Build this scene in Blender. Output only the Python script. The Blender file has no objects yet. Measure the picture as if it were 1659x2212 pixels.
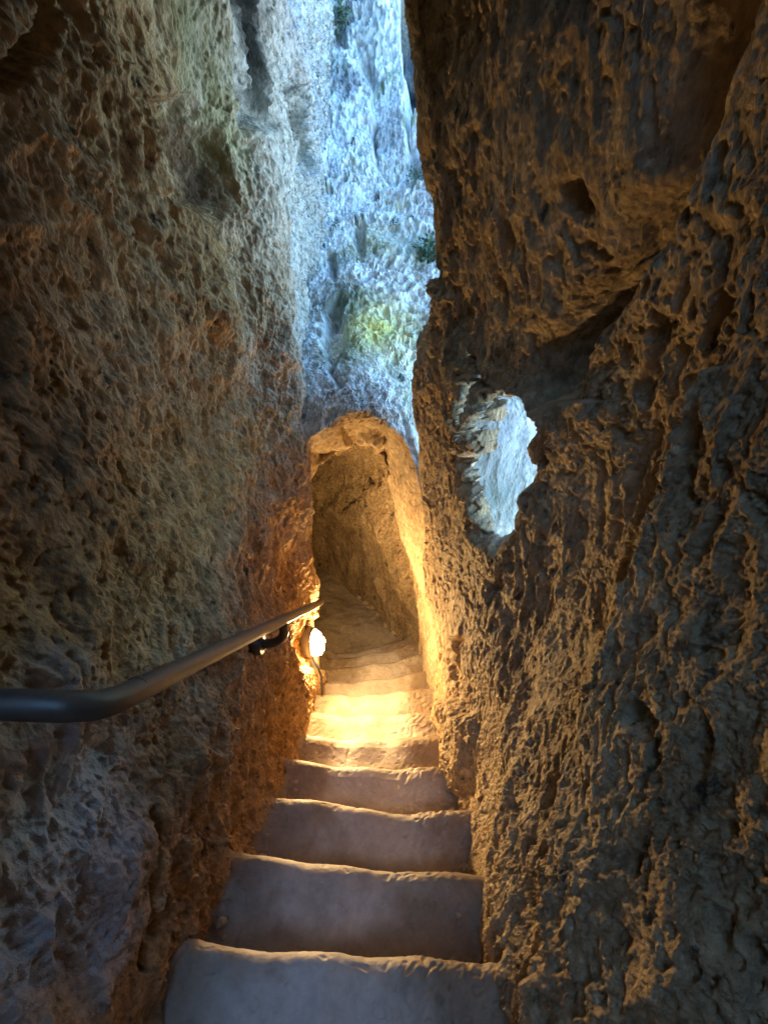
import bpy, math, random
import numpy as np
from mathutils import Vector, Matrix
S = bpy.context.scene
col = S.collection
R = math.radians
random.seed(4)

# ---------------------------------------------------------------- camera, sky, sun, exposure
PITCH = 32.0
cam_d = bpy.data.cameras.new('camera'); cam = bpy.data.objects.new('camera', cam_d); col.objects.link(cam)
cam_d.sensor_fit = 'VERTICAL'; cam_d.sensor_height = 36.0; cam_d.lens = 36.0 * 950 / 2212
cam_d.clip_start = 0.01; cam_d.clip_end = 500
cam.location = (0, 0, 0); cam.rotation_euler = (R(90 - PITCH), 0, 0)
S.camera = cam
SUN_EL, SUN_AZ = R(62), R(-70)
w = bpy.data.worlds.new('World'); S.world = w; w.use_nodes = True
wn = w.node_tree; bg = wn.nodes['Background']
sky = wn.nodes.new('ShaderNodeTexSky'); sky.sky_type = 'NISHITA'; sky.sun_disc = False
sky.sun_elevation = SUN_EL; sky.sun_rotation = SUN_AZ; sky.air_density = 1.2; sky.dust_density = 0.3; sky.ozone_density = 1.0
tint = wn.nodes.new('ShaderNodeMix'); tint.data_type = 'RGBA'; tint.blend_type = 'MULTIPLY'; tint.inputs[0].default_value = 1
wn.links.new(sky.outputs[0], tint.inputs[6]); tint.inputs[7].default_value = (.58, .92, 1.13, 1)
wn.links.new(tint.outputs[2], bg.inputs[0]); bg.inputs[1].default_value = 0.128
sl = bpy.data.lights.new('sun', 'SUN'); sl.energy = 2.0; sl.angle = R(0.5); sl.color = (1, .95, .88)
sun = bpy.data.objects.new('sun', sl); col.objects.link(sun)
sd = Vector((math.sin(SUN_AZ) * math.cos(SUN_EL), math.cos(SUN_AZ) * math.cos(SUN_EL), math.sin(SUN_EL)))
sun.rotation_euler = (-sd).to_track_quat('-Z', 'Y').to_euler()
S.view_settings.view_transform = 'Standard'; S.view_settings.look = 'None'
S.view_settings.gamma = 1; S.view_settings.use_curve_mapping = False
S.view_settings.exposure = 3.8
LAMP_STRENGTH = 84.0
try:
    S.cycles.use_denoising = True; S.cycles.diffuse_bounces = 6; S.cycles.max_bounces = 8
    S.cycles.sample_clamp_indirect = 6.0; S.cycles.use_adaptive_sampling = False
except Exception: pass

# ---------------------------------------------------------------- picture <-> world (reference frame 1659 x 2212, f = 950)
cp, sp_ = math.cos(R(PITCH)), math.sin(R(PITCH))
def ray(px, py):
    a = (px - 829.5) / 950.0; b = (1106 - py) / 950.0
    return np.array((a, cp + sp_ * b, -sp_ + cp * b))
def atY(px, py, Y): d = ray(px, py); return d * (Y / d[1])
def atZ(px, py, Z): d = ray(px, py); return d * (Z / d[2])
def proj(P):
    dep = P[..., 1] * cp - P[..., 2] * sp_
    up = P[..., 1] * sp_ + P[..., 2] * cp
    dep = np.where(dep > .05, dep, np.nan)
    return 829.5 + 950 * P[..., 0] / dep, 1106 - 950 * up / dep

# ---------------------------------------------------------------- noise
_rng = np.random.RandomState(11)
_perm = _rng.permutation(256).astype(np.int64); _perm = np.concatenate([_perm, _perm, _perm])
_g = _rng.normal(size=(256, 3)); _g /= np.linalg.norm(_g, axis=1)[:, None]; _g = _g.astype(np.float32)
def perlin(p):
    shp = p.shape[:-1]; p = p.reshape(-1, 3)
    out = np.empty(len(p), np.float32)
    for s in range(0, len(p), 400000):
        q = p[s:s + 400000]; i = np.floor(q).astype(np.int64); f = (q - i).astype(np.float32); i &= 255
        t = f * f * f * (f * (f * 6 - 15) + 10)
        r = 0
        for dx in (0, 1):
            wx = t[:, 0] if dx else 1 - t[:, 0]; a = _perm[i[:, 0] + dx]
            for dy in (0, 1):
                wy = t[:, 1] if dy else 1 - t[:, 1]; b = _perm[a + i[:, 1] + dy]
                for dz in (0, 1):
                    wz = t[:, 2] if dz else 1 - t[:, 2]
                    g = _g[_perm[b + i[:, 2] + dz] & 255]
                    r = r + wx * wy * wz * (g[:, 0] * (f[:, 0] - dx) + g[:, 1] * (f[:, 1] - dy) + g[:, 2] * (f[:, 2] - dz))
        out[s:s + 400000] = r * 1.6
    return out.reshape(shp)
def fbm(p, n=4, g=.5):
    r = 0; a = 1
    for k in range(n): r = r + a * perlin(p + k * 17.3); p = p * 2.03; a *= g
    return r
def sst(a, b, x): t = np.clip((x - a) / (b - a), 0, 1); return t * t * (3 - 2 * t)

# ---------------------------------------------------------------- nets of control points -> dense surfaces
def cr_matrix(n, m, dens=None):
    """Catmull-Rom weights from n controls to m samples"""
    if dens is None: t = np.linspace(0, n - 1, m)
    else:
        c = np.concatenate([[0], np.cumsum(dens)]); t = np.interp(np.linspace(0, c[-1], m), c, np.arange(n))
    i = np.clip(np.floor(t).astype(int), 0, n - 2); f = t - i
    W = np.zeros((m, n)); r = np.arange(m)
    ws = (-.5 * f + f**2 - .5 * f**3, 1 - 2.5 * f**2 + 1.5 * f**3, .5 * f + 2 * f**2 - 1.5 * f**3, -.5 * f**2 + .5 * f**3)
    for k, wv in zip((-1, 0, 1, 2), ws): np.add.at(W, (r, np.clip(i + k, 0, n - 1)), wv)
    return W
def net(ctrl, nu, nv, du=None, dv=None):
    C = np.array(ctrl, float)
    A = cr_matrix(C.shape[0], nu, du); B = cr_matrix(C.shape[1], nv, dv)
    return np.einsum('ui,ijk,vj->uvk', A, C, B)
def normals(P):
    a = np.gradient(P, axis=0); b = np.gradient(P, axis=1)
    n = np.cross(a, b); return n / (np.linalg.norm(n, axis=-1, keepdims=True) + 1e-12)
def sheet(name, P, mat, keep=None, parent=None, close_u=False):
    nu, nv = P.shape[:2]
    idx = np.arange(nu * nv).reshape(nu, nv)
    if close_u: idx = np.vstack([idx, idx[:1]])
    f = np.stack([idx[:-1, :-1], idx[1:, :-1], idx[1:, 1:], idx[:-1, 1:]], -1).reshape(-1, 4)
    if keep is not None:
        k = keep.reshape(-1); f = f[k[f].all(1)]
    me = bpy.data.meshes.new(name)
    me.vertices.add(nu * nv); me.vertices.foreach_set('co', P.reshape(-1).astype(np.float32))
    me.loops.add(len(f) * 4); me.loops.foreach_set('vertex_index', f.reshape(-1).astype(np.int32))
    me.polygons.add(len(f)); me.polygons.foreach_set('loop_start', np.arange(0, len(f) * 4, 4, dtype=np.int32))
    me.update(calc_edges=True); me.polygons.foreach_set('use_smooth', np.ones(len(f), bool))
    me.validate()
    me.materials.append(mat)
    o = bpy.data.objects.new(name, me); col.objects.link(o); o.parent = parent
    return o
def rot_dir(P, t, stretch):
    """compress coordinates along direction t so that features are long that way"""
    t = np.array(t, float); t /= np.linalg.norm(t)
    d = P @ t
    return P - d[..., None] * t * (1 - 1 / stretch)

def rock(P, N, t=(0, .1, 1), st=2.4, big=.05, mid=.02, rid=.013, pit=.02, f=20.0, seed=0., smooth=None, lng=.010, amp=None, holes=0., fold=0.):
    """displacement of a tooled, water-worn limestone face"""
    Q = P + seed
    wrp = np.stack([fbm(Q * 5 + 3, 2), fbm(Q * 5 + 31, 2), fbm(Q * 5 + 57, 2)], -1) * .018
    d = big * fbm(Q * 1.7, 3)
    d = d + mid * fbm(rot_dir(Q + wrp, t, 1.6) * 6.5, 3)
    q = rot_dir(Q + wrp, t, st)
    m = .22 + .85 * sst(-.4, .4, fbm(Q * 2.6 + 9, 3))
    r1 = 1 - np.abs(perlin(q * f)) * 2.2; r2 = 1 - np.abs(perlin(q * f * 1.9 + 7)) * 2.2
    r3 = 1 - np.abs(perlin(rot_dir(Q + wrp, t, 1.5) * f * 3.9 + 5)) * 2.2
    fine = rid * (r1 * .9 + r2 * .55 + r3 * .28) * m
    q4 = rot_dir(Q + wrp * .7, t, 5.5); ml = sst(-.05, .35, fbm(Q * 1.9 + 70, 2))
    fine = fine * (1 - .3 * ml) + lng * ml * (np.abs(perlin(q4 * f * .8 + 11)) * -2.2 + .6)
    n = perlin(q * f * .62 + 40); fine = fine - pit * sst(.22, .55, n) * m
    n = perlin(q * f * 1.3 + 80); fine = fine - pit * .5 * sst(.25, .5, n) * (1.2 - m)
    n = perlin(Q * f * 2.6 + 21); fine = fine - pit * .32 * sst(.15, .45, n)
    fine = fine + .0022 * perlin(Q * f * 6) + .0013 * perlin(Q * f * 11)
    if fold: d = d + fold * (1 - np.abs(perlin(rot_dir(Q + wrp * .8, t, 4.5) * 7.5 + 19)) * 2) * (.4 + .6 * sst(-.2, .3, fbm(Q * 1.4 + 5, 2)))
    if holes:
        qh = rot_dir(Q + wrp, t, 1.7); mh = sst(-.45, .3, fbm(Q * 2.9 + 44, 2))
        for fq, th, dp in ((19, .36, 1.5), (34, .30, 1.), (58, .27, .55), (88, .27, .3)):
            fine = fine - holes * dp * sst(th, th + .13, perlin(qh * fq + fq * 3.3)) * (.25 + .75 * mh)
    if amp is not None: fine = fine * amp; d = d * (1 + .3 * (amp - 1))
    if smooth is not None: fine = fine * (1 - smooth)
    return P + N * (d + fine)[..., None]

def seg_dist(x, y, pts):
    """distance in picture units to a polyline + signed side"""
    best = np.full(x.shape, 1e9); side = np.zeros(x.shape)
    for (x0, y0), (x1, y1) in zip(pts[:-1], pts[1:]):
        dx, dy = x1 - x0, y1 - y0; L = dx * dx + dy * dy
        t = np.clip(((x - x0) * dx + (y - y0) * dy) / L, 0, 1)
        d = np.hypot(x - x0 - t * dx, y - y0 - t * dy)
        s = np.sign((x - x0) * dy - (y - y0) * dx)
        side = np.where(d < best, s, side); best = np.minimum(best, d)
    return best, side
def inside(x, y, poly):
    r = np.zeros(x.shape, bool); n = len(poly)
    for i in range(n):
        (x0, y0), (x1, y1) = poly[i], poly[(i + 1) % n]
        c = ((y0 > y) != (y1 > y)); 
        with np.errstate(all='ignore'): r ^= c & (x < (x1 - x0) * (y - y0) / ((y1 - y0) or 1e-9) + x0)
    return r
def poly_sd(x, y, poly):
    d, _ = seg_dist(x, y, list(poly) + [poly[0]])
    return np.where(inside(x, y, poly), -d, d)
def find(P, px, py, far=False):
    x, y = proj(P); x = np.nan_to_num(x, nan=-9e3); y = np.nan_to_num(y, nan=-9e3)
    dep = P[..., 1] * cp - P[..., 2] * sp_
    c = np.hypot(x - px, y - py); ok = c < max(7., c.min() * 1.3)
    i = (np.argmax(np.where(ok, dep, -99)) if far else np.argmin(np.where(ok, dep, 99))); return P.reshape(-1, 3)[i]
def wob(P, px, py, a=9., f=9.):
    return px + a * fbm(P * f + 60, 3), py + a * fbm(P * f + 90, 3)
def apply_marks(P, N, marks, a=9.):
    """marks: ('groove', pts, width, depth) | ('hollow', poly, softness, depth) | ('ledge', pts, softness, offset, reach)"""
    px, py = proj(P); px = np.nan_to_num(px, nan=-9e3); py = np.nan_to_num(py, nan=-9e3)
    px, py = wob(P, px, py, a)
    d = np.zeros(px.shape)
    for mk in marks:
        if mk[0] == 'groove':
            s, _ = seg_dist(px, py, mk[1]); d -= mk[3] * np.exp(-(s / mk[2])**2)
        elif mk[0] == 'hollow':
            s = poly_sd(px, py, mk[1]); d -= mk[3] * sst(mk[2], -mk[2], s)
        elif mk[0] == 'ledge':
            s, sd_ = seg_dist(px, py, mk[1]); s = s * sd_
            d += mk[3] * sst(-mk[2], mk[2], s) * sst(mk[4], 0, np.abs(s))
    return P + N * d[..., None]

# ---------------------------------------------------------------- materials
def mat_new(name):
    m = bpy.data.materials.new(name); m.use_nodes = True
    nt = m.node_tree; b = nt.nodes['Principled BSDF']; return m, nt, b
def rock_mat(name, cols, rough=.82, sc=1.0, bump=.9, spec=.3, extra=None, vstr=1.8, fineness=1.0, spots=None, outer=None, n2lo=.38, n2hi=1.5, wear_shade=None):
    m, nt, b = mat_new(name); L = nt.links.new; nn = nt.nodes.new
    tc = nn('ShaderNodeTexCoord'); mp = nn('ShaderNodeMapping'); mp.inputs['Scale'].default_value = (1, 1, 1 / vstr)
    L(tc.outputs['Object'], mp.inputs[0])
    n1 = nn('ShaderNodeTexNoise'); n1.inputs['Scale'].default_value = 3.2 * sc; n1.inputs['Detail'].default_value = 8; n1.inputs['Roughness'].default_value = .68; n1.inputs['Distortion'].default_value = .6
    L(mp.outputs[0], n1.inputs[0])
    cr = nn('ShaderNodeValToRGB'); e = cr.color_ramp.elements
    n = len(cols)
    while len(e) < n: e.new(.5)
    for i, (p, c) in enumerate(cols): e[i].position = p; e[i].color = (*c, 1)
    L(n1.outputs[0], cr.inputs[0])
    n2 = nn('ShaderNodeTexNoise'); n2.inputs['Scale'].default_value = 38 * sc; n2.inputs['Detail'].default_value = 6; n2.inputs['Roughness'].default_value = .7
    L(mp.outputs[0], n2.inputs[0])
    mr = nn('ShaderNodeMapRange'); mr.inputs[1].default_value = .3; mr.inputs[2].default_value = .72; mr.inputs[3].default_value = n2lo; mr.inputs[4].default_value = n2hi
    L(n2.outputs[0], mr.inputs[0])
    mx = nn('ShaderNodeMix'); mx.data_type = 'RGBA'; mx.blend_type = 'MULTIPLY'; mx.inputs[0].default_value = 1
    L(cr.outputs[0], mx.inputs[6]); L(mr.outputs[0], mx.inputs[7])
    out = mx.outputs[2]
    for (sc2, lo, hi, c, st, sd) in (extra or []):
        mp2 = nn('ShaderNodeMapping'); mp2.inputs['Location'].default_value = (sd, sd * 2, 1); mp2.inputs['Scale'].default_value = (1, 1, 1 / st)
        L(tc.outputs['Object'], mp2.inputs[0])
        nx = nn('ShaderNodeTexNoise'); nx.inputs['Scale'].default_value = sc2; nx.inputs['Detail'].default_value = 7; nx.inputs['Roughness'].default_value = .65
        L(mp2.outputs[0], nx.inputs[0])
        r2 = nn('ShaderNodeMapRange'); r2.inputs[1].default_value = lo; r2.inputs[2].default_value = hi
        L(nx.outputs[0], r2.inputs[0])
        m2 = nn('ShaderNodeMix'); m2.data_type = 'RGBA'; L(r2.outputs[0], m2.inputs[0]); L(out, m2.inputs[6]); m2.inputs[7].default_value = (*c, 1)
        out = m2.outputs[2]
    if outer:
        sx_ = nn('ShaderNodeSeparateXYZ'); L(tc.outputs['Object'], sx_.inputs[0])
        ms = nn('ShaderNodeMath'); ms.operation = 'MULTIPLY_ADD'; L(n1.outputs[0], ms.inputs[0]); ms.inputs[1].default_value = 1.1; L(sx_.outputs[1], ms.inputs[2])
        mz = nn('ShaderNodeMath'); mz.operation = 'MULTIPLY_ADD'; L(sx_.outputs[2], mz.inputs[0]); mz.inputs[1].default_value = .2; L(ms.outputs[0], mz.inputs[2])
        r2 = nn('ShaderNodeMapRange'); r2.inputs[1].default_value = outer[0]; r2.inputs[2].default_value = outer[1]; L(mz.outputs[0], r2.inputs[0])
        m3 = nn('ShaderNodeMix'); m3.data_type = 'RGBA'; mq = nn('ShaderNodeMapRange'); mq.inputs[1].default_value = .34; mq.inputs[2].default_value = .58; L(n2.outputs[0], mq.inputs[0]); L(mq.outputs[0], m3.inputs[0]); m3.inputs[6].default_value = (.06, .065, .055, 1); m3.inputs[7].default_value = (.46, .46, .44, 1)
        m2 = nn('ShaderNodeMix'); m2.data_type = 'RGBA'; L(r2.outputs[0], m2.inputs[0]); L(out, m2.inputs[6]); L(m3.outputs[2], m2.inputs[7])
        out = m2.outputs[2]
    if wear_shade:
        an = nn('ShaderNodeAttribute'); an.attribute_name = 'wear_shade'
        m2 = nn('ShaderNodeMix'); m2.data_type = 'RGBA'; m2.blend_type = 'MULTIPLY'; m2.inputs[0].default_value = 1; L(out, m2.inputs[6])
        m4 = nn('ShaderNodeMix'); m4.data_type = 'RGBA'; L(an.outputs['Fac'], m4.inputs[0]); m4.inputs[6].default_value = (*wear_shade, 1); m4.inputs[7].default_value = (1.36, 1.36, 1.38, 1)
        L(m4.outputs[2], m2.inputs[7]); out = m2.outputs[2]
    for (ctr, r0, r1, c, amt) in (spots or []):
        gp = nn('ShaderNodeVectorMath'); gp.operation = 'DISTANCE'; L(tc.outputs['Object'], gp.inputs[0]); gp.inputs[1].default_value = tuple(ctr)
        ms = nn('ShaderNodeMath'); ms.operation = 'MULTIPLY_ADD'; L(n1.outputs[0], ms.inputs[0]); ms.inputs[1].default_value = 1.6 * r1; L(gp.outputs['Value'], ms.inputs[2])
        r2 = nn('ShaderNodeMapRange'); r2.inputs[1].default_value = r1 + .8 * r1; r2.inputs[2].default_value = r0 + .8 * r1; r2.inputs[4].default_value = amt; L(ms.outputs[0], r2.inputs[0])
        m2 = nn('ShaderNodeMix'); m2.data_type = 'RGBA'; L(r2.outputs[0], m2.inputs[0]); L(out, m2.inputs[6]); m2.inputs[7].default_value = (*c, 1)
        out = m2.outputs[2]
    L(out, b.inputs['Base Color'])
    b.inputs['Roughness'].default_value = rough
    b.inputs['Specular IOR Level'].default_value = spec
    v = nn('ShaderNodeTexVoronoi'); v.inputs['Scale'].default_value = 95 * fineness; v.feature = 'F1'
    L(mp.outputs[0], v.inputs[0])
    n3 = nn('ShaderNodeTexNoise'); n3.inputs['Scale'].default_value = 120 * fineness; n3.inputs['Detail'].default_value = 6; n3.inputs['Roughness'].default_value = .7
    L(mp.outputs[0], n3.inputs[0])
    ad = nn('ShaderNodeMath'); ad.operation = 'MULTIPLY_ADD'; L(v.outputs[0], ad.inputs[0]); ad.inputs[1].default_value = .5; L(n3.outputs[0], ad.inputs[2])
    bp = nn('ShaderNodeBump'); bp.inputs['Strength'].default_value = bump; bp.inputs['Distance'].default_value = .008
    L(ad.outputs[0], bp.inputs['Height']); L(bp.outputs[0], b.inputs['Normal'])
    return m
M_RIGHT = rock_mat('weathered_limestone', [(.25, (.18, .11, .055)), (.42, (.34, .235, .125)), (.55, (.42, .305, .17)), (.7, (.48, .38, .24)), (.85, (.39, .23, .10))], rough=.6,
                  extra=[(3.2, .60, .72, (.46, .40, .31), 3.2, 5.), (6., .64, .72, (.07, .045, .03), 2.2, 2.), (30., .60, .68, (.06, .042, .028), 2.6, 17.)])
M_ARCH = rock_mat('cut_limestone', [(.25, (.27, .18, .10)), (.45, (.45, .34, .21)), (.6, (.52, .42, .28)), (.8, (.40, .25, .12))], sc=1.2, fineness=.9)
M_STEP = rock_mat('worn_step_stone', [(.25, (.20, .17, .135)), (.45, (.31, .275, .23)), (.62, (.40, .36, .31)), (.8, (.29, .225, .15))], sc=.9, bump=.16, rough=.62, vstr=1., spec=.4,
                  extra=[(8., .60, .78, (.22, .17, .12), 1, 3.)], n2lo=.82, n2hi=1.12, wear_shade=(.72, .60, .47))
M_PLAST = rock_mat('old_render', [(.25, (.24, .22, .21)), (.45, (.38, .36, .35)), (.62, (.46, .44, .43)), (.8, (.38, .26, .17))], sc=1.3, bump=.35,
                  extra=[(5., .64, .72, (.15, .09, .06), 1.3, 5.)])
def plain(name, c, rough=.5, metal=0., bump=0., bs=60.):
    m, nt, b = mat_new(name); L = nt.links.new
    n = nt.nodes.new('ShaderNodeTexNoise'); n.inputs['Scale'].default_value = bs; n.inputs['Detail'].default_value = 5
    tc = nt.nodes.new('ShaderNodeTexCoord'); L(tc.outputs['Object'], n.inputs[0])
    mx = nt.nodes.new('ShaderNodeMix'); mx.data_type = 'RGBA'; mx.inputs[6].default_value = (*[v * .7 for v in c], 1); mx.inputs[7].default_value = (*[min(1, v * 1.3) for v in c], 1)
    L(n.outputs[0], mx.inputs[0]); L(mx.outputs[2], b.inputs['Base Color'])
    b.inputs['Metallic'].default_value = metal
    mr = nt.nodes.new('ShaderNodeMapRange'); mr.inputs[3].default_value = rough - .12; mr.inputs[4].default_value = rough + .15
    L(n.outputs[0], mr.inputs[0]); L(mr.outputs[0], b.inputs['Roughness'])
    if bump:
        bp = nt.nodes.new('ShaderNodeBump'); bp.inputs['Strength'].default_value = bump; bp.inputs['Distance'].default_value = .002
        L(n.outputs[0], bp.inputs['Height']); L(bp.outputs[0], b.inputs['Normal'])
    return m
M_RAIL = plain('brown_rail_steel', (.10, .075, .055), .48, .4, .35, 45)
M_BRKT = plain('bracket_steel', (.07, .065, .06), .35, .7, .1, 80)
M_BASE = plain('lamp_housing', (.10, .09, .08), .5, .2, .1, 80)
M_CABLE = plain('cable_sheath', (.05, .045, .04), .6)
M_LEAF = plain('leaf', (.06, .12, .065), .6, 0, 0, 9)
M_GLOW, _nt, _b = mat_new('lit_glass')
_b.inputs['Base Color'].default_value = (.9, .9, .9, 1)
_b.inputs['Emission Color'].default_value = (1, .64, .27, 1); _b.inputs['Emission Strength'].default_value = LAMP_STRENGTH

def tag(o, label=None, cat=None, group=None, kind=None):
    for k, v in (('label', label), ('category', cat), ('group', group), ('kind', kind)):
        if v: o[k] = v
    return o
def empty(name, loc=(0, 0, 0)):
    o = bpy.data.objects.new(name, None); col.objects.link(o); o.location = loc; o.empty_display_size = .1
    return o

# ---------------------------------------------------------------- left rock wall
ZL = [7.5, 3.2, 2.0, 1.2, .6, .2, -.2, -.6, -1.0, -1.4, -1.9, -2.5, -3.3, -4.2]
def left_row(z):
    hi = float(sst(-.9, -.3, z))
    j = float(np.interp(z, [-2.9, -2.0, -1.2, -.75, -.3], [-.455, -.44, -.415, -.40, -.40]))
    foot = [(-.95, -2.6), (-.85, -1.5), (-.64, -.6), (-.53, -.1), (-.47, .25), (-.455, .5), (-.435, .8), (-.45, 1.15), (-.435, 1.5), (-.445, 1.75)]
    pl = []
    for x, y in foot:                                  # the wall leans out with height above the stairs
        h = z + 1.45 + .765 * (y - .36)
        pl.append((x - .03 * float(sst(-.05, .7, h)) - .085 * float(sst(.55, 1.6, h)) * (1 - .5 * float(sst(1.2, 1.8, y))), y))
    pl.append((j, 1.97))
    far_hi = [(-.42, 2.35), (-.43, 3.0), (-.42, 3.8), (-.42, 4.8), (-.6, 6.2)]
    far_lo = [(-.47, 2.14), (-.75, 2.30), (-1.2, 2.36), (-1.8, 2.4), (-2.6, 2.5)]
    pl += [(a[0] * hi + b[0] * (1 - hi), a[1] * hi + b[1] * (1 - hi)) for a, b in zip(far_hi, far_lo)]
    top = float(sst(1.0, 3.0, z)) * .5
    return [(x - top * (1 if y < 3 else .3), y, z) for x, y in pl]
ctrl = [left_row(z) for z in ZL]
P = net(ctrl, 1150, 1250, [.2, .3, .4, 1, 1.1, 1.1, 1.1, 1, 1, 1, 1, .8, .4], [.2, .2, .4, 1.2, 1.6, 2, 1.6, 1.3, 1.1, 1, 1.3, 1.5, 1.2, 1.1, .3])
N = normals(P)
if N[600, 400, 0] < 0: N = -N
marks = [('groove', [(548, -60), (560, 130), (575, 250)], 24, .34),
         ('groove', [(640, 200), (655, 290), (665, 360)], 14, .16),
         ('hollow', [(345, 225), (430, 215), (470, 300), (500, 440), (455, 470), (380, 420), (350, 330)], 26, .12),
         ('groove', [(0, 180), (60, 150), (110, 90), (130, 20), (140, -60)], 22, .07),
         ('groove', [(335, 1740), (342, 1850), (336, 1960), (338, 2100)], 5, .05),
         ('groove', [(330, 1080), (345, 1200), (360, 1290), (372, 1330)], 13, .045),
         ('groove', [(590, 1480), (615, 1560), (618, 1640)], 9, .03),
         ('groove', [(250, 1000), (275, 1060), (290, 1150)], 9, .02),
         ('hollow', [(645, 1335), (700, 1335), (715, 1400), (700, 1445), (640, 1445), (625, 1390)], 12, .05)]
P = apply_marks(P, N, marks)
sm = sst(.30, .15, np.abs(P[..., 2] + 1.25)) * sst(.75, .4, P[..., 1])
pxs, pys = proj(P); pxs = np.nan_to_num(pxs, nan=0); pys = np.nan_to_num(pys, nan=0)
sm = .3 * sst(380, 300, pxs) * sst(1520, 1640, pys)
amp = 1.15 + 1.6 * sst(2.0, 3.4, P[..., 1])
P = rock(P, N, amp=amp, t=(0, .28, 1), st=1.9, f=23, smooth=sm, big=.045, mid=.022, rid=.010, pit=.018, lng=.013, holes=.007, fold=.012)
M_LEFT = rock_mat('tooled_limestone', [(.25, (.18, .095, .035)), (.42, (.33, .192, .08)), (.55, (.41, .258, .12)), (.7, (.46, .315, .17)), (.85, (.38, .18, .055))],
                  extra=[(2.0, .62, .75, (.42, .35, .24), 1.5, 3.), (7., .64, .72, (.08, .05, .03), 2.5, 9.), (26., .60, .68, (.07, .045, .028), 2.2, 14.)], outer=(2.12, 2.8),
                  spots=[(find(P, *q), .03, r_, c_, k_) for q, r_, c_, k_ in (((545, 10), .16, (.006, .007, .006), 1.), ((553, 80), .15, (.006, .007, .006), 1.), ((562, 150), .14, (.006, .007, .006), 1.), ((572, 225), .11, (.04, .045, .04), .9), ((655, 270), .10, (.08, .10, .09), .8), ((668, 340), .11, (.08, .10, .09), .8), ((640, 200), .10, (.08, .10, .09), .7), ((420, 60), .28, (.11, .14, .06), .6), ((480, 300), .22, (.24, .25, .12), .6), ((395, 300), .09, (.10, .045, .02), .8), ((430, 400), .10, (.07, .035, .02), .9), ((60, 1700), .2, (.44, .42, .41), .8), ((190, 1660), .15, (.44, .42, .41), .8), ((250, 1850), .16, (.42, .40, .39), .8), ((100, 1900), .18, (.44, .42, .41), .8), ((60, 2090), .18, (.46, .45, .44), .8), ((240, 2060), .13, (.42, .40, .39), .8))])  # dark crevice and hollow spots paint shade; pale render spots stand in for daylight
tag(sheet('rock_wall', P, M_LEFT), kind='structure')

# ---------------------------------------------------------------- right rock wall with its hole
ZR = [3.2, 2.0, 1.2, .7, .45, .25, 0, -.2, -.35, -.5, -.7, -.95, -1.3, -1.7, -2.1, -2.6, -3.3, -4.2]
EDGE = {3.2: (-.25, 1.75), 2.0: (-.12, 1.6), 1.2: (-.04, 1.55), .7: (.0, 1.5), .45: (.035, 1.5), .25: (.085, 1.5), 0: (.14, 1.5), -.2: (.185, 1.58), -.35: (.15, 1.75), -.5: (.12, 1.82), -.7: (.135, 1.85),
        -.95: (.17, 1.9), -1.3: (.225, 1.92), -1.7: (.275, 1.93), -2.1: (.32, 1.93), -2.6: (.345, 1.95), -3.3: (.36, 1.95), -4.2: (.37, 1.95)}
def right_row(z):
    near = float(np.interp(z, [-4, -2.2, -1.45, -1.1, -.7, -.3, .1, .5, 1.2, 2.2], [.20, .22, .25, .33, .41, .45, .44, .41, .25, -.1]))
    midx = float(np.interp(z, [-4, -2.2, -1.85, -1.4, -1.0, -.5, -.2, .1, .5, 1.2, 2.2], [.36, .345, .345, .38, .41, .43, .38, .33, .28, .12, -.15]))
    ex, ey = EDGE[z]
    pl = [(near + .45, -2.6), (near + .35, -1.5), (near + .22, -.6), (near + .08, 0), (near + .01, .3), ((near * .5 + midx * .5), .55), (midx, .85)]
    lo = float(sst(-1.5, -2.0, z)); m2 = ex * .45 + midx * .55
    m2 = m2 * (1 - lo) + .33 * lo
    pl += [(m2, 1.15), ((m2 * .5 + ex * .5), 1.15 * .45 + ey * .55), (ex + .015, ey - .12), (ex, ey), (ex + .035, ey + .07), (ex + .09, ey + .09), (ex + .13, ey + .05)]
    return [(x, y, z) for x, y in pl]
P = net([right_row(z) for z in ZR], 1250, 1150, [.3, .4, .7, 1, 1, 1, 1, 1, 1, 1, 1, 1.1, 1.2, 1.2, 1.2, .8, .4], [.2, .3, .8, 2, 2.2, 1.8, 1.6, 1.5, 1.2, .9, .7, .4, .3])
N = normals(P)
if N[600, 300, 0] > 0: N = -N
marks = [('groove', [(1600, -80), (1560, 60), (1490, 250), (1430, 430), (1300, 620), (1200, 760), (1165, 850)], 38, .12),
         ('groove', [(1250, 400), (1255, 440)], 16, .05),
         ('ledge', [(1450, 1150), (1395, 1300), (1330, 1480), (1270, 1580), (1240, 1700), (1205, 1900), (1190, 2050)], 12, .05, 1600),
         ('groove', [(980, 1390), (985, 1480), (1000, 1540)], 11, .06),
         ('groove', [(905, 1090), (912, 1140)], 6, .03),
         ('ledge', [(1180, 860), (1060, 855), (1010, 770), (960, 640)], 30, .04, 200),
         ('groove', [(1185, 1190), (1160, 1330), (1150, 1500)], 28, .02),
         ('hollow', [(948, 1500), (1000, 1530), (1020, 1600), (1012, 1700), (990, 1725), (966, 1640)], 12, -.05)]
P = apply_marks(P, N, marks, 11)
LACE = [(1005, 770), (1025, 830), (1052, 862), (1062, 905), (1040, 960), (1000, 985), (974, 960), (980, 890), (995, 840)]
HOLE = [(1052, 880), (1075, 862), (1112, 872), (1126, 905), (1156, 925), (1128, 962), (1152, 1016), (1116, 1068), (1100, 1140), (1062, 1182), (1032, 1165), (1022, 1085), (985, 1020), (976, 992), (1010, 1000), (1050, 985), (1044, 930)]
P0 = P.copy()
P = rock(P, N, t=(.1, .1, 1), st=2.3, f=31, seed=5.3, big=.035, mid=.013, rid=.0042, pit=.006, lng=.012, holes=.012, fold=.014)
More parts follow.
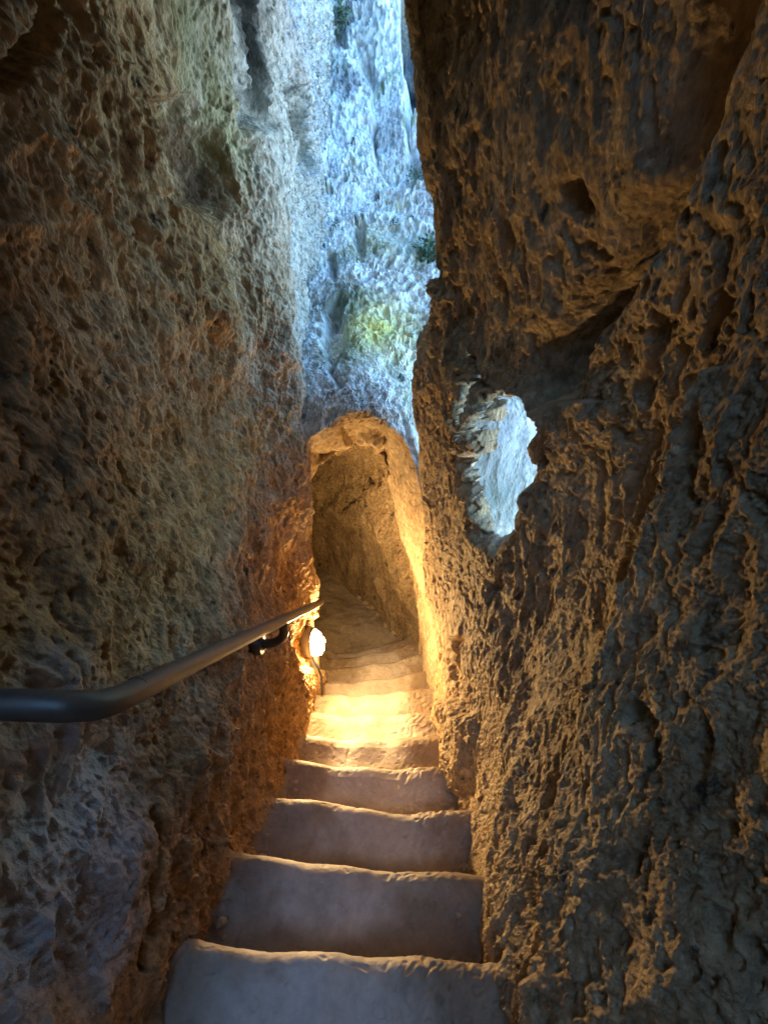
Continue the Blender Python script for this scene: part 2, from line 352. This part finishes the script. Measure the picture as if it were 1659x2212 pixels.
px, py = proj(P0); px = np.nan_to_num(px, nan=-9e3); py = np.nan_to_num(py, nan=-9e3)
hx, hy = wob(P0, px, py, 7, 16)
sd_h = poly_sd(hx, hy, HOLE); vis = P0[..., 1] < EDGE[-.7][1] - .1
lace = perlin(rot_dir(P0, (0, .3, 1), 1.5) * 30 + 3) + .5 * perlin(P0 * 70)
sd_h = np.minimum(sd_h, np.maximum(poly_sd(hx, hy, LACE), (.16 - lace) * 60))
fun = np.where(vis & (sd_h < 22), np.clip(1 - sd_h / 22, 0, 1)**2, 0)
P = P + fun[..., None] * np.array([.06, .05, 0]) - N * (fun * .01)[..., None]
keep = ~((sd_h < 0) & vis)
tag(sheet('rock_wall', P, M_RIGHT, keep), kind='structure')

# ---------------------------------------------------------------- arch, tunnel behind it and the cliff above it: one lofted rock
def arc(pts, y): return [(x, y if not isinstance(y, (list, tuple)) else y[i], z) for i, (x, z) in enumerate(pts)]
stations = []
def ring(pts): stations.append(pts)
X9 = lambda y, pts: [(x, yy, z) for (x, z), yy in zip(pts, y if isinstance(y, (list, tuple)) else [y] * len(pts))]
#        LF          LM           LS           CL           C            CR          RS           RM           RN          RF
ring(X9([6.5, 6.5, 6.5, 6.5, 6.5, 6.5, 6.5, 6.2, 6, 6],    [(-3, -4.2), (-3.2, -1), (-3, 2.5), (-1.5, 6.5), (0, 7), (1.5, 6.5), (2.8, 5), (3.2, 2), (3.4, -1), (3.6, -4.2)]))
ring(X9([5, 5, 5, 5.2, 5.1, 5, 4.4, 3.6, 3.2, 3.2],        [(-2.4, -4.2), (-2.4, -1), (-2.2, .8), (-.9, 1.9), (-.05, 2.1), (.75, 1.9), (1.7, 1.4), (2.2, 0), (2.4, -1.6), (2.5, -4.2)]))
ring(X9([4, 4, 4, 4.3, 4.3, 4.0, 3.3, 2.7, 2.5, 2.5],      [(-2, -4.2), (-2, -1.2), (-1.8, .2), (-.75, .8), (-.1, .92), (.45, .8), (1.1, .3), (1.6, -.6), (1.8, -1.8), (1.9, -4.2)]))
ring(X9([3, 3, 3, 3.35, 3.4, 3.2, 2.6, 2.2, 2.1, 2.1],     [(-1.7, -4.2), (-1.7, -1.5), (-1.5, -.4), (-.65, .0), (-.12, .12), (.28, .0), (.8, -.3), (1.1, -.9), (1.25, -2), (1.3, -4.2)]))
ring(X9([2.3, 2.3, 2.3, 2.55, 2.6, 2.45, 2.2, 2.05, 2.03, 2.03], [(-1.3, -4.2), (-1.3, -1.7), (-1.1, -.8), (-.5, -.42), (-.12, -.33), (.18, -.42), (.5, -.62), (.75, -1.25), (.85, -2.1), (.9, -4.2)]))
ring(X9([2.12, 2.12, 2.1, 2.12, 2.15, 2.1, 2.08, 2.03, 2.03, 2.03], [(-.8, -4.2), (-.8, -1.9), (-.62, -.95), (-.36, -.64), (-.12, -.57), (.12, -.66), (.26, -.88), (.42, -1.48), (.52, -2.2), (.56, -4.2)]))
ring(X9(2.0,  [(-.52, -4.2), (-.51, -1.95), (-.45, -.98), (-.31, -.75), (-.11, -.655), (.07, -.755), (.175, -.94), (.285, -1.5), (.385, -2.26), (.41, -4.2)]))
ring(X9(2.0,  [(-.46, -4.2), (-.45, -1.95), (-.395, -1.0), (-.283, -.80), (-.107, -.715), (.045, -.81), (.14, -.98), (.25, -1.52), (.35, -2.28), (.365, -4.2)]))
ring(X9([2.14, 2.14, 2.13, 2.14, 2.16, 2.16, 2.16, 2.18, 2.2, 2.2], [(-.50, -4.2), (-.48, -2.0), (-.40, -1.12), (-.29, -.90), (-.13, -.845), (.0, -.90), (.09, -1.05), (.20, -1.55), (.315, -2.35), (.35, -4.2)]))
ring(X9([2.3, 2.3, 2.3, 2.3, 2.35, 2.35, 2.38, 2.42, 2.5, 2.5], [(-.8, -4.2), (-.74, -2.1), (-.47, -1.30), (-.32, -1.10), (-.17, -1.00), (-.05, -1.08), (.005, -1.24), (.11, -1.66), (.27, -2.45), (.36, -4.2)]))
ring(X9([2.34, 2.34, 2.34, 2.34, 2.39, 2.39, 2.42, 2.46, 2.54, 2.54], [(-.82, -4.2), (-.78, -2.1), (-.55, -1.2), (-.36, -.98), (-.16, -.93), (.0, -.97), (.05, -1.17), (.13, -1.66), (.275, -2.45), (.36, -4.2)]))
ring(X9([2.4, 2.4, 2.4, 2.5, 2.55, 2.6, 2.65, 2.75, 2.9, 2.95], [(-1.3, -4.2), (-1.2, -2.2), (-.9, -1.3), (-.5, -.95), (-.22, -.88), (.0, -.95), (.06, -1.25), (.11, -1.80), (.265, -2.62), (.36, -4.2)]))
ring(X9([2.5, 2.5, 2.5, 2.7, 2.85, 3.0, 3.05, 3.1, 3.2, 3.25], [(-2.0, -4.2), (-1.9, -2.3), (-1.5, -1.4), (-.9, -1.2), (-.45, -1.25), (-.2, -1.4), (-.1, -1.7), (-.02, -2.2), (.12, -2.95), (.2, -4.2)]))
ring(X9([2.6, 2.6, 2.6, 3.0, 3.4, 3.65, 3.75, 3.8, 3.85, 3.95], [(-2.6, -4.2), (-2.6, -2.4), (-2.3, -1.6), (-1.6, -1.4), (-.95, -1.5), (-.6, -1.7), (-.45, -2.1), (-.38, -2.6), (-.34, -3.2), (-.3, -4.2)]))
ring(X9([2.8, 2.8, 2.8, 3.3, 3.9, 4.2, 4.3, 4.35, 4.4, 4.45], [(-3.2, -4.2), (-3.2, -2.6), (-3.0, -2.0), (-2.5, -1.8), (-1.9, -1.9), (-1.4, -2.0), (-1.2, -2.3), (-1.1, -2.8), (-1.05, -3.3), (-1.0, -4.2)]))
ring(X9([3.3, 3.3, 3.4, 3.7, 4.0, 4.2, 4.3, 4.4, 4.4, 4.45], [(-3.6, -4.2), (-3.6, -3.2), (-3.5, -2.9), (-3.4, -2.7), (-3.2, -2.7), (-3.0, -2.7), (-2.9, -2.9), (-2.8, -3.1), (-2.8, -3.4), (-2.8, -4.2)]))
nst = len(stations)
P = net(stations, 1300, 1000, [.8, 1, 1.2, 1.3, 1.3, .9, .6, .8, .9, .3, .8, 1, 1.2, .8, .3], [.4, .7, 1.2, 1.3, 1.2, 1.2, 1.2, 1.2, .6])
N = normals(P)
ci = 640
# normal must face the open side: at the front face towards the camera
j = np.unravel_index(np.argmin(np.abs(P - np.array((-.12, 2.55, -.36))).sum(-1)), P.shape[:2])
if N[j][1] > 0: N = -N
marks = [('hollow', [(735, 928), (790, 922), (832, 948), (826, 966), (790, 950), (750, 952)], 5, .04), ('groove', [(700, 905), (720, 897)], 9, .05),
         ('groove', [(740, 938), (790, 935), (820, 955)], 8, .03),
         ('groove', [(740, 1095), (775, 1075), (790, 1090)], 5, .05),
         ('groove', [(690, 1045), (700, 1080), (685, 1110)], 5, .04),
         ('groove', [(885, 1240), (890, 1290)], 6, .07),
         ('groove', [(822, 975), (830, 1060), (842, 1150), (850, 1230)], 7, .06), ('hollow', [(688, 985), (800, 975), (812, 1050), (705, 1085)], 18, .09),
         ('groove', [(700, 1130), (740, 1150), (800, 1140)], 9, .03), ('groove', [(770, 1180), (775, 1250)], 6, .03),
         ('hollow', [(760, 480), (785, 478), (780, 545), (765, 520)], 8, .12),
         ('hollow', [(705, 655), (735, 650), (745, 740), (720, 790), (700, 740)], 12, .10),
         ('groove', [(715, 800), (730, 830)], 8, .05),
         ('groove', [(710, 540), (720, 600)], 7, .06),
         ('groove', [(805, 260), (812, 350), (850, 385)], 6, .06),
         ('groove', [(725, 60), (735, 90)], 12, .10), ('groove', [(790, 130), (800, 160)], 10, .08),
         ('groove', [(850, 860), (880, 930), (905, 1000)], 5, .02),
         ('hollow', [(866, -90), (872, 100), (880, 200), (884, 375), (925, 372), (975, 200), (975, -90)], 7, .75),
         ('ledge', [(800, 220), (808, 330), (822, 372), (865, 380)], 5, -.07, 90)]
P = apply_marks(P, N, marks, 7)
pxs, pys = proj(P); pxs = np.nan_to_num(pxs, nan=0); pys = np.nan_to_num(pys, nan=0)
inn = (P[..., 1] > 2.5) & (P[..., 2] < -2.4)
sm = np.maximum(.75 * inn.astype(float), (.65) * sst(2.6, 2.4, P[..., 1]) * sst(-.74, -.80, P[..., 2]))
amp = 1 + 1.2 * sst(2.15, 3.4, P[..., 1]) * sst(-.9, -.5, P[..., 2]) + 1.2 * sst(2.45, 2.9, P[..., 1]) * sst(-.9, -1.2, P[..., 2])
Pr = rock(P, N, amp=amp, lng=.013, t=(0, .1, 1), st=2.2, f=22, seed=9.1, smooth=sm, big=.035, mid=.018, rid=.0045, pit=.006, holes=.010)
CL = Pr
# split the loft where the tool-cut arch begins so the pale cliff and the cut passage keep their own stone
cut = int(1300 * (.8 + 1 + 1.2 + 1.3 + 1.3 + .9 + .42) / sum([.8, 1, 1.2, 1.3, 1.3, .9, .6, .8, .9, .3, .8, 1, 1.2, .8, .3]))
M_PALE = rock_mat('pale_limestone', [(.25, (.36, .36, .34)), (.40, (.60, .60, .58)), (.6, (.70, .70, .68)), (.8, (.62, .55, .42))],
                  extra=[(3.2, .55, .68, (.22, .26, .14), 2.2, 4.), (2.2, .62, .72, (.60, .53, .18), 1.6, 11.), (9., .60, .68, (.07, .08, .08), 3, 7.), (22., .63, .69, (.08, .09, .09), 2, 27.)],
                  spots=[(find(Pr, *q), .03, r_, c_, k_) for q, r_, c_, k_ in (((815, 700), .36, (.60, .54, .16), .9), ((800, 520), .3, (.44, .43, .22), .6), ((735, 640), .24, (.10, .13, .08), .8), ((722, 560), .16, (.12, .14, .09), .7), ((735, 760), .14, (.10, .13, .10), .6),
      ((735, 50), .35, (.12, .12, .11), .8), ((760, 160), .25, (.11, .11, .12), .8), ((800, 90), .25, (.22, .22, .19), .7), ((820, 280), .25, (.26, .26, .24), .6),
      ((900, 300, True), .30, (.02, .022, .025), 1.), ((895, 350, True), .3, (.02, .022, .025), 1.), ((898, 230, True), .28, (.02, .025, .03), 1.), ((905, 260, True), .3, (.02, .025, .03), 1.), ((890, 150, True), .15, (.10, .13, .18), .8), ((915, 540), .2, (.10, .20, .10), .7), ((1070, 1080), .42, (.16, .19, .17), 1.), ((1090, 960), .3, (.24, .26, .26), .9), ((1030, 880), .25, (.12, .11, .10), .9))])  # near-black far spots paint the gap's shade into the stone colour
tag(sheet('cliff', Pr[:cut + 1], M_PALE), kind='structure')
dns = [.8, 1, 1.2, 1.3, 1.3, .9, .6, .8, .9, .3, .8, 1, 1.2, .8, .3]
cut2 = int(1300 * sum(dns[:9]) / sum(dns))
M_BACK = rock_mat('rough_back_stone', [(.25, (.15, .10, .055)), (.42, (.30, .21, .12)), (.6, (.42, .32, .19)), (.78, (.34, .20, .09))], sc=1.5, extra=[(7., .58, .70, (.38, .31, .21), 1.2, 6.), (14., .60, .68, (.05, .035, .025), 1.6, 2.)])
tag(sheet('rock_passage', Pr[cut:cut2 + 1], M_ARCH), kind='structure')
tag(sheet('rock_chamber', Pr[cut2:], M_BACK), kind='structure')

# ---------------------------------------------------------------- unseen roof shaped to keep sky off, opening sized to light treads; rear rock
ys = [-2.6, -1.8, -1.1, -.4, .2, .7, 1.1, 1.5, 1.9, 2.3, 2.7]
def roof_row(y):
    h = float(np.interp(y, [-2.6, -.6, .2, .7, 1.2, 1.6, 1.9, 2.7], [1.35, 1.25, 1.1, .95, .85, .82, .88, 1.05]))
    return [(x, y, h + z) for x, z in ((-2.1, -.5), (-1.5, -.1), (-.7, 0), (-.1, 0), (.3, .02), (.75, 0), (1.2, -.1))]
P = net([roof_row(y) for y in ys], 260, 300); N = normals(P)
if N[100, 100, 2] > 0: N = -N
hw = .12 * fbm(P * 2.3, 3)
keep = ~((P[..., 1] > -2.15 + hw) & (P[..., 1] < .0 + hw) & (P[..., 0] > -.85 + hw) & (P[..., 0] < .72 - hw))
P = rock(P, N, seed=2., f=14, big=.03)
tag(sheet('sky_block_roof', P, M_RIGHT, keep), kind='structure')
P = net([[(x, -2.5 + .1 * math.cos(x * 3), z) for z in (-1.2, -.3, .6, 1.5, 2.6)] for x in (-1.8, -.9, 0, .9, 2.8)], 200, 200)
N = normals(P); N = N if N[100, 100, 1] > 0 else -N
P = rock(P, N, seed=3., f=14)
tag(sheet('rock_wall', P, M_LEFT), kind='structure')

# ---------------------------------------------------------------- ground sheets
def ground(name, x0, x1, y0, y1, z, n, mat, amp=.02, slope=0.):
    X, Y = np.meshgrid(np.linspace(x0, x1, n), np.linspace(y0, y1, n), indexing='ij')
    Z = z + amp * fbm(np.stack([X, Y, X * 0], -1) * 2.2, 4) + .1 * amp * fbm(np.stack([X, Y, X * 0 + 4], -1) * 14, 3) + slope * (Y - y0)
    return tag(sheet(name, np.stack([X, Y, Z], -1), mat), kind='structure')
M_FLOOR = rock_mat('worn_floor_stone', [(.25, (.22, .17, .12)), (.45, (.36, .30, .22)), (.62, (.43, .37, .29)), (.8, (.30, .23, .15))], sc=.9, bump=.3, n2lo=.75, n2hi=1.15, extra=[(5., .58, .72, (.20, .14, .09), 1, 3.)])
ground('cave_floor', -3.4, 1.6, 2.6, 5.2, -3.58, 420, M_FLOOR, .045)
ground('ground', -60, 60, -60, 60, -4.35, 300, M_PALE, .3)

# ---------------------------------------------------------------- the rock-cut stairs
D0, RISE = 1.45, .195
LP = {0: (370, 2020), 1: (500, 1838), 2: (592, 1718), 3: (610, 1640), 4: (655, 1586), 5: (664, 1537), 6: (688, 1503), 7: (700, 1474), 8: (703, 1446), 9: (712, 1424), 10: (728, 1412)}
RP = {0: (1060, 2078), 1: (1052, 1905), 2: (1030, 1752), 3: (985, 1655), 4: (966, 1590), 5: (955, 1537), 6: (936, 1484), 7: (930, 1447), 8: (918, 1412), 9: (905, 1388), 10: (872, 1380)}
RP[1] = (1052, 1890)
nose = {}
for k in LP:
    z = -(D0 + RISE * k); nose[k] = (atZ(*LP[k], z), atZ(*RP[k], z))
for k in range(-1, -8, -1):
    z = -(D0 + RISE * k)
    nose[k] = (np.array((-.56 - .02 * -k, .364 + .27 * k, z)), np.array((.25 + .03 * -k, .316 + .27 * k, z)))
stair = empty('stone_staircase', (0, .3, -2.5))
tag(stair, 'worn rock cut stone steps going down between the rock walls to the arch', 'staircase')
def wear(u, k):
    r = np.random.RandomState(k + 40)
    a = -.5 * np.exp(-((u - .34 - .03 * r.randn()) / .13)**2) - .62 * np.exp(-((u - .62 + .03 * r.randn()) / .14)**2)
    a += .32 + .12 * np.sin(u * 9 + r.rand() * 6) * .4
    return a
def make_step(k):
    L_, R_ = nose[k]; z = L_[2]
    Bl, Br = nose.get(k - 1, (L_ - np.array((0, .27, 0)), R_ - np.array((0, .27, 0))))
    near = k <= 3
    nu, nv = (520, 300) if near else (340, 190)
    u = np.linspace(-.45, 1.45, nu)
    # profile: back hidden edge, tread, rounded nosing, riser
    dens_t = np.linspace(0, 1, int(nv * .62)); 
    prof = [(-.10, -.35)] + [(-.10, 0)] + [(-.10 + 1.06 * t, 0) for t in dens_t]            # fraction of tread depth, height
    rr = .042
    for a in np.linspace(0, math.pi / 2, int(nv * .16)): prof.append(('n', math.sin(a) * rr, -(1 - math.cos(a)) * rr))
    for t in np.linspace(.02, 1, int(nv * .18)): prof.append(('n', rr - .015 * t, -rr - t * (RISE + .14)))
    prof.append(('n', -.1, -rr - RISE - .14))
    isn = np.array([p[0] == 'n' for p in prof]); p1 = np.array([float(p[1]) if p[0] == 'n' else float(p[0]) for p in prof]); p2 = np.array([float(p[2]) if p[0] == 'n' else float(p[1]) for p in prof])
    f = L_ + (R_ - L_) * u[:, None]; b = Bl + (Br - Bl) * u[:, None]; b[:, 2] = z
    dep = f - b; dep[:, 2] = 0; dl = np.linalg.norm(dep, axis=1)[:, None]; fw = dep / (dl + 1e-9)
    k_t = np.where(p1[None] > 0, p1[None] * (dl - rr), p1[None])
    P = np.where(isn[None, :, None], f[:, None] + fw[:, None] * (p1[None, :, None] - rr), b[:, None] + fw[:, None] * k_t[..., None])
    P[..., 2] = z + p2[None]
    # wear: the middle of the nosing is trodden down
    W_ = wear(u, k)[:, None]
    tt = np.array([(1.0 if p[0] == 'n' else float(max(p[0], 0))) for p in prof])[None, :]
    hh = np.array([(1.0 + (p[2] / .08) if p[0] == 'n' else 1.0) for p in prof])[None, :]
    P[..., 2] += .056 * W_ * (tt**2.2) * np.clip(hh, 0, 1)
    P[..., 2] += -.016 * np.sin(np.clip(tt / .92, 0, 1)**.8 * math.pi) * (tt < 1)
    fw = (L_ + R_ - Bl - Br); fw[2] = 0; fw /= np.linalg.norm(fw)
    P += fw * (.02 * W_ * np.clip(hh, 0, 1) * sst(.55, 1., tt))[..., None]
    wavy = .012 * perlin(np.stack([u * 2.4 + k * 7, u * 0, u * 0 + k], -1))[:, None] + .0015 * perlin(np.stack([u * 9 + k * 3, u * 0, u * 0 + k], -1))[:, None]
    P += fw * (wavy * tt**3)[..., None]
    N = normals(P)
    if N[nu // 2, int(nv * .3), 2] < 0: N = -N
    Q = P + k * 3.1
    rough = sst(.60, .78, u + .05 * perlin(np.stack([u * 0, u * 0, u * 5 + k], -1)))[:, None] * (.5 + .5 * ((k % 3) != 1)) + sst(.14, .0, u)[:, None]
    d = .006 * fbm(Q * 5, 2) + .0014 * fbm(Q * 30, 3) + rough * (.0035 * fbm(rot_dir(Q, (1, 1, 0), 2) * 55, 2) - .004 * sst(.2, .5, perlin(Q * 38)))
    d += -.0025 * sst(.35, .6, perlin(Q * 40 + 5))
    P = P + N * d[..., None]
    # rock flares up where the step meets the walls
    edge = sst(.05, -.14, u) + sst(.97, 1.14, u)
    P[..., 2] += (edge[:, None] * .10 * (tt < 1.1) * np.clip(hh, 0, 1))
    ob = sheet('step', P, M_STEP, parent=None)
    foot = np.exp(-((u - .5 + .06 * math.sin(k * 2.1)) / .30)**2)[:, None] * sst(.12, .62, tt)  # pale trodden middle is wear; brown tread back paints the riser's shade
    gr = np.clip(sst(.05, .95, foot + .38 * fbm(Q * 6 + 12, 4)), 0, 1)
    at = ob.data.attributes.new('wear_shade', 'FLOAT', 'POINT'); at.data.foreach_set('value', gr.reshape(-1).astype(np.float32))
    return ob
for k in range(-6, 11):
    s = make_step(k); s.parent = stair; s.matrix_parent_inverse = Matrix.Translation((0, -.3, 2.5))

# ---------------------------------------------------------------- handrail
def frames(pts):
    T = np.gradient(pts, axis=0); T /= np.linalg.norm(T, axis=1)[:, None]
    nrm = np.cross(T[0], (0, 0, 1.)); 
    if np.linalg.norm(nrm) < .1: nrm = np.cross(T[0], (1., 0, 0))
    nrm /= np.linalg.norm(nrm); out = []
    for t in T:
        nrm = nrm - t * np.dot(nrm, t); nrm /= np.linalg.norm(nrm); out.append((nrm, np.cross(t, nrm)))
    return T, out
def tube(name, pts, r, mat, parent=None, seg=28, sub=10, caps=True, rad=None):
    pts = np.array(pts, float)
    if sub > 1: pts = cr_matrix(len(pts), (len(pts) - 1) * sub + 1) @ pts
    T, fr = frames(pts); n = len(pts)
    rs = np.full(n, r) if rad is None else np.interp(np.linspace(0, 1, n), np.linspace(0, 1, len(rad)), rad)
    V = []; F = []
    for p, (a, b), rr in zip(pts, fr, rs):
        for s in range(seg):
            th = 2 * math.pi * s / seg; V.append(p + rr * (a * math.cos(th) + b * math.sin(th)))
    for i in range(n - 1):
        for s in range(seg):
            s2 = (s + 1) % seg; F.append((i * seg + s, i * seg + s2, (i + 1) * seg + s2, (i + 1) * seg + s))
    if caps: F.append(tuple(range(seg))[::-1]); F.append(tuple((n - 1) * seg + s for s in range(seg)))
    me = bpy.data.meshes.new(name); me.from_pydata([tuple(v) for v in V], [], F); me.update()
    for p in me.polygons: p.use_smooth = len(p.vertices) == 4
    me.materials.append(mat)
    o = bpy.data.objects.new(name, me); col.objects.link(o)
    if parent: o.parent = parent; o.matrix_parent_inverse = Matrix.Translation(parent.location).inverted()
    return o
rail_root = empty('handrail', (-.5, .9, -1.0))
tag(rail_root, 'brown steel handrail running down the left rock wall towards the lit lamp', 'handrail')
RA = np.array((-.357, .342, -.504)); RB = np.array((-.352, 1.80, -1.715))
fwd = (RB - RA) / np.linalg.norm(RB - RA)
pts = [(-.78, .30, -.445), (-.66, .305, -.45), (-.57, .315, -.457), (-.49, .318, -.462), (-.44, .32, -.468), (-.402, .323, -.475), (-.376, .330, -.486), RA + fwd * .03]
for t in np.linspace(.12, 1, 8): pts.append(RA + (RB - RA) * t)
tube('rail', pts, .0181, M_RAIL, rail_root, 40, 10)
w0 = RA + fwd * .075; tube('weld_collar', [w0, w0 + fwd * .006], .0190, M_RAIL, rail_root, 40, 1)
c0 = RB - fwd * .002; 
def bracket(t, wallx):
    c = RA + (RB - RA) * t
    zb = c[2] - .118
    a = [c + np.array((0, 0, -.016)), c + np.array((.0, .0, -.05)), c + np.array((-.010, 0, -.082)), c + np.array((-.038, 0, -.108)), np.array((c[0] - .07, c[1], zb)), np.array((wallx, c[1], zb))]
    b = tube('bracket', a, .0165, M_BRKT, rail_root, 20, 8)
    pl = tube('wall_plate', [(wallx - .05, c[1], zb), (wallx + .012, c[1], zb), (wallx + .016, c[1], zb)], .038, M_BRKT, rail_root, 28, 1, rad=[.04, .04, .036])
    pl.parent = b; pl.matrix_parent_inverse = Matrix.Identity(4); pl.matrix_world = Matrix.Identity(4)
    b_loc = rail_root.location
    pl.matrix_parent_inverse = Matrix.Identity(4)
    for s in (-1, 1):
        sc = tube('screw', [(wallx + .012, c[1], zb + s * .027), (wallx + .021, c[1], zb + s * .027)], .0045, M_BRKT, None, 8, 1)
        sc.parent = b; sc.matrix_parent_inverse = Matrix.Identity(4)
    return b
bracket(.52, -.455)

# ---------------------------------------------------------------- bulkhead lamp
LC = atY(677, 1388, 1.83)
lamp = empty('wall_lamp', tuple(LC)); tag(lamp, 'lit oval bulkhead lamp with wire cage on the left rock wall by the arch', 'lamp')
ln = Vector((.96, -.26, .05)).normalized(); up = Vector((0.05, .06, 1)); sx = up.cross(ln).normalized(); up = ln.cross(sx).normalized()
def lampP(x, y, z): return Vector(LC) + sx * x + up * y + ln * z
def oval(name, prof, mat, parent, nseg=48):
    """prof: list of (scale_x, scale_y, height)"""
    V = []; F = []
    for a, b, h in prof:
        for s in range(nseg):
            th = 2 * math.pi * s / nseg; V.append(tuple(lampP(a * math.cos(th), b * math.sin(th), h)))
    for i in range(len(prof) - 1):
        for s in range(nseg):
            s2 = (s + 1) % nseg; F.append((i * nseg + s, i * nseg + s2, (i + 1) * nseg + s2, (i + 1) * nseg + s))
    F.append(tuple(range(nseg))[::-1]); F.append(tuple((len(prof) - 1) * nseg + s for s in range(nseg)))
    me = bpy.data.meshes.new(name); me.from_pydata(V, [], F); me.update()
    for p in me.polygons: p.use_smooth = len(p.vertices) == 4
    me.materials.append(mat); o = bpy.data.objects.new(name, me); col.objects.link(o)
    o.parent = parent; o.matrix_parent_inverse = Matrix.Translation(parent.location).inverted()
    return o
A_, B_ = .052, .092
oval('lamp_base', [(A_ + .016, B_ + .016, -.07), (A_ + .018, B_ + .018, -.008), (A_ + .014, B_ + .014, .006), (A_ + .002, B_ + .002, .010)], M_BASE, lamp)
oval('glass_globe', [(A_ * math.cos(t), B_ * math.cos(t)**.9 if math.cos(t) > 0 else 0, .008 + .058 * math.sin(t)) for t in np.linspace(0, 1.5, 12)], M_GLOW, lamp)
cage = []
def arcp(ax, n=15):
    out = []
    for t in np.linspace(-math.pi / 2, math.pi / 2, n):
        s, c = math.sin(t), math.cos(t)
        out.append(lampP((A_ + .006) * s * ax[0], (B_ + .006) * s * ax[1], .010 + .063 * c))
    return out
cg = empty('cage', tuple(LC)); cg.parent = lamp; cg.matrix_parent_inverse = Matrix.Translation(lamp.location).inverted()
for ax in ((0, 1), (1, 0)):
    wv = tube('cage_wire', [tuple(p) for p in arcp(ax)], .0046, M_BASE, cg, 8, 2)
tube('cage_wire', [tuple(lampP(A_ * .62 * math.cos(t), B_ * .62 * math.sin(t), .058)) for t in np.linspace(0, 2 * math.pi, 25)], .0046, M_BASE, cg, 8, 2)
cb = [tuple(lampP(0, -B_ - .0, -.01)), tuple(lampP(.0, -B_ - .05, -.015)), tuple(atY(694, 1460, 1.86)), tuple(atY(696, 1500, 1.84))]
tube('cable', cb, .008, M_CABLE, lamp, 12, 8)

# ---------------------------------------------------------------- pale rock standing in the cleft and the plants on the cliff
def blob(name, c, r, mat, seed, n=60, f=6.):
    th = np.linspace(0, math.pi, n)[:, None]; ph = np.linspace(0, 2 * math.pi, 2 * n)[None, :]
    D = np.stack([np.sin(th) * np.cos(ph), np.sin(th) * np.sin(ph), np.cos(th) + 0 * ph], -1)
    D = D * (1 + .25 * fbm(D * 1.7 + seed, 3) + .10 * fbm(D * f + seed, 3))[..., None]
    return sheet(name, D * np.array(r) + np.array(c), mat)
gy = find(CL, 862, 312)[1]; c = atY(902, 312, gy + .12)
o = blob('rock', c, (.052, .06, .20), M_PALE, 3., 90, 7.); tag(o, 'pale pointed rock standing in the dark gap of the cliff', 'rock')
def plant(px, py, Y, r, n, label, hang=0.):
    c = Vector(find(CL, px, py)) - Vector(ray(px, py)) * .02; rr = random.Random(px * 7 + py)
    root = empty('plant', tuple(c)); tag(root, label, 'plant', 'plants growing on the cliff')
    V, F = [], []
    for i in range(n):
        d = Vector((rr.gauss(0, 1), rr.gauss(0, .8) - .5, rr.gauss(.2 - hang, .9))).normalized(); p = c + d * r * rr.uniform(.25, 1)
        l = r * rr.uniform(.18, .34); t = (d + Vector((rr.uniform(-.6, .6), rr.uniform(-.6, .6), rr.uniform(-.6, .6)))).normalized()
        s_ = t.cross(Vector((rr.uniform(-1, 1), rr.uniform(-1, 1), 1))).normalized() * l * .32; k = len(V)
        V += [p - t * l * .5, p + s_, p + t * l * .6, p - s_]; F.append((k, k + 1, k + 2, k + 3))
    me = bpy.data.meshes.new('foliage'); me.from_pydata([tuple(v) for v in V], [], F); me.materials.append(M_LEAF)
    o = bpy.data.objects.new('foliage', me); col.objects.link(o); o.parent = root; o.matrix_parent_inverse = Matrix.Translation(c).inverted()
    for q in range(3):
        e = c + Vector((rr.uniform(-.5, .5), -.4, rr.uniform(0, .8) - hang)) * r
        tube('stem', [tuple(c + Vector((0, .06, -.02))), tuple(c * .5 + e * .5), tuple(e)], r * .03, M_CABLE, root, 6, 3)
plant(722, 35, 4.75, .13, 170, 'dark green plant in the crevice at the top left of the cliff', .3)
plant(892, 382, 4.0, .07, 110, 'small leafy plant at the foot of the pale pointed rock')
plant(924, 535, 3.3, .10, 300, 'bushy green plant beside the edge of the dark right wall', .2)
plant(718, 480, 3.5, .045, 70, 'tiny plant on the left side of the pale cliff')
plant(846, 487, 3.35, .045, 70, 'tiny plant on a ledge in the middle of the pale cliff')
# small loose stones along the foot of the passage wall
for i, (px_, py_) in enumerate([(776, 1290), (792, 1302), (803, 1310), (818, 1326), (838, 1350), (852, 1366)]):
    c = atZ(px_, py_, -3.54); o = blob('stone', c, (.035 + .012 * (i % 3), .03, .022), M_ARCH, i * 2.3, 24)
    tag(o, 'small loose stone lying along the foot of the passage wall behind the arch', 'stone', 'loose stones at the foot of the passage wall')

# grit and pebbles at the ends of the steps
rr_ = random.Random(12)
for k in range(0, 7):
    Lk, Rk = nose[k]; z = Lk[2]; Lb, Rb = nose[k - 1]
    for side in (0, 1):
        for q in range(2 if k < 5 else 1):
            e, b_ = (Lk, Lb) if side == 0 else (Rk, Rb); t_ = rr_.uniform(.15, .6)
            p = e * t_ + np.array((b_[0], b_[1], z)) * (1 - t_); p[0] += (.05 + rr_.uniform(-.02, .03)) * (1 if side == 0 else -1); p[2] = z + .002
            r0 = rr_.uniform(.006, .014)
            o = blob('pebble', p, (r0 * 1.3, r0, r0 * .7), M_ARCH, rr_.uniform(0, 90), 16)
            tag(o, 'small pebble lying at the end of a step against the rock wall', 'pebble', 'pebbles lying on the steps')
